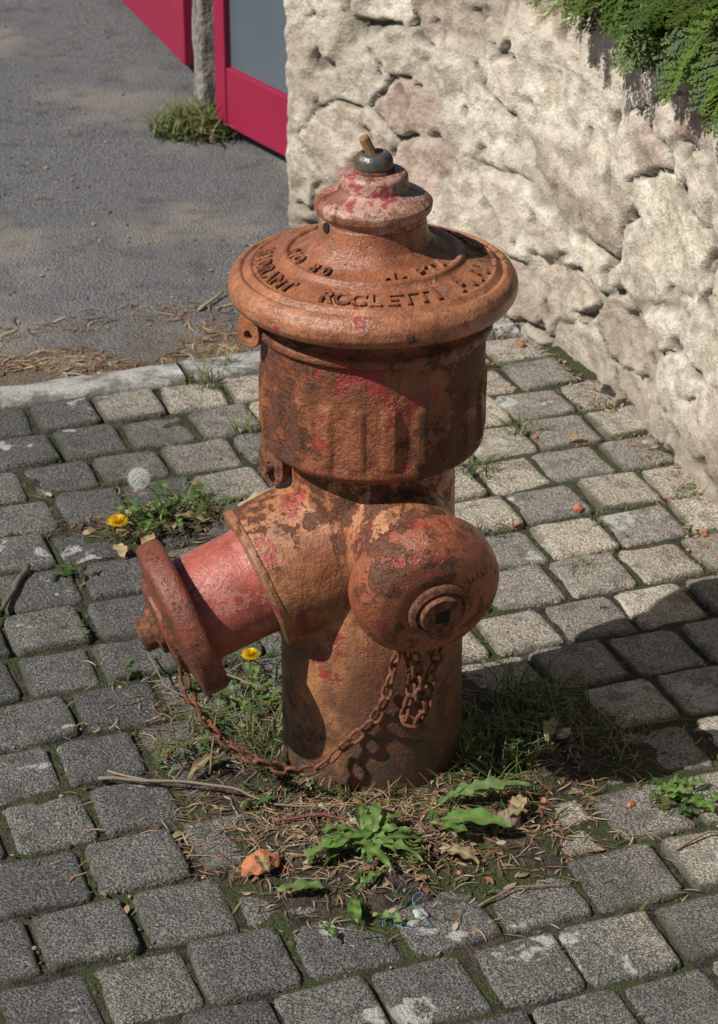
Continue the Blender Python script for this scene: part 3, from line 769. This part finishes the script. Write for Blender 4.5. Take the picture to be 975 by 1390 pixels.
tm=[spray_template(k) for k in range(4)]
random.seed(99)
AV=[];AF=[];AC=[];off=0
def addspray(P,dirv,sc,shade):
    global off
    v,f,c=random.choice(tm)
    d=dirv.normalized(); up=Vector((U(-.5,.5),U(-.5,.5),1)); s=up.cross(d).normalized(); n=d.cross(s)
    M=np.array([[d.x,s.x,n.x],[d.y,s.y,n.y],[d.z,s.z,n.z]])*sc
    AV.append(v@M.T+np.array(tuple(P))); AF.append(f+off); off+=len(v)
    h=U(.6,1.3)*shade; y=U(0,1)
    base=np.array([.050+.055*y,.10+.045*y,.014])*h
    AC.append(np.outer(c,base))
s0=None
best=9
for i in range(400):
    s=Ltot*i/400; p=planat(s)
    if abs(p.y-1.28)+(9 if s<.6 else 0)<best: best=abs(p.y-1.28)+(9 if s<.6 else 0); s0=s
for k in range(900):
    s=s0+(Ltot-.3-s0)*R()**1.4; p=planat(s); tg=(planat(s+.03)-planat(s-.03)).normalized(); nr=Vector((tg.y,-tg.x,0))
    edge=min(1,(s-s0)/.25)
    dep=U(-.30,.05*edge+.01); z=.72+.1*(1-edge)+(.45)*R()**1.3
    if dep<-.05: z=max(z,.82)
    P=p+nr*(dep-.04); P.z=z+.035*noise.noise(Vector((s*7,0,0)))
    dv=nr*U(.3,1.0)+tg*U(-.7,.7)+Vector((0,0,U(-.75,.35)))
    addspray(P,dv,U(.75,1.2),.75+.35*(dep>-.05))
for k in range(250):
    s=s0+.03+(Ltot-.3-s0)*R()**1.5; p=planat(s); tg=(planat(s+.03)-planat(s-.03)).normalized(); nr=Vector((tg.y,-tg.x,0))
    P=p+nr*U(-.03,.045); P.z=.742+U(-.015,.05)+.04*noise.noise(Vector((s*7,0,0)))
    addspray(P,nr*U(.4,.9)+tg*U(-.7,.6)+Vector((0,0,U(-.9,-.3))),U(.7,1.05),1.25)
AV=np.vstack(AV);AC=np.vstack(AC);AF=np.vstack(AF)
me=bpy.data.meshes.new('cedar_hedge'); me.from_pydata(AV.tolist(),[],AF.tolist()); me.update()
a=me.color_attributes.new(name='Col',type='FLOAT_COLOR',domain='POINT'); arr=np.ones((len(AV),4),dtype=np.float32); arr[:,:3]=AC; a.data.foreach_set('color',arr.ravel())
me.materials.append(M_cedar); link(bpy.data.objects.new('cedar_hedge',me))

# ------------------------------------------------------------------ light, world, camera
AZ=math.radians(28); EL=math.radians(46)
sd=Vector((math.cos(AZ)*math.cos(EL),math.sin(AZ)*math.cos(EL),-math.sin(EL)))
su=bpy.data.lights.new('sun','SUN'); su.energy=5.0; su.angle=math.radians(.5); su.color=(1,.965,.91)
so=bpy.data.objects.new('sun',su); so.rotation_euler=sd.to_track_quat('-Z','Y').to_euler(); so.location=(-3,-2,5); link(so)
w=bpy.data.worlds.new('World'); S.world=w; w.use_nodes=True
sk=w.node_tree.nodes.new('ShaderNodeTexSky'); sk.sky_type='NISHITA'; sk.sun_disc=False
sk.sun_elevation=EL; sk.sun_rotation=math.atan2(-sd.x,-sd.y)%(2*math.pi)
bg=w.node_tree.nodes['Background']; bg.inputs[1].default_value=.05; w.node_tree.links.new(sk.outputs[0],bg.inputs[0])
S.view_settings.view_transform='Standard'; S.view_settings.look='None'; S.view_settings.exposure=0
cam=bpy.data.cameras.new('camera'); co=bpy.data.objects.new('camera',cam); link(co)
cam.sensor_fit='VERTICAL'; cam.sensor_height=18.5; cam.lens=42; cam.shift_y=-45/1390
co.location=(-.016,-2.484,1.622); co.rotation_euler=(math.radians(90-26.5),0,0)
cam.clip_start=.05; cam.clip_end=200
cam.dof.use_dof=True; cam.dof.focus_distance=2.68; cam.dof.aperture_fstop=8
S.camera=co
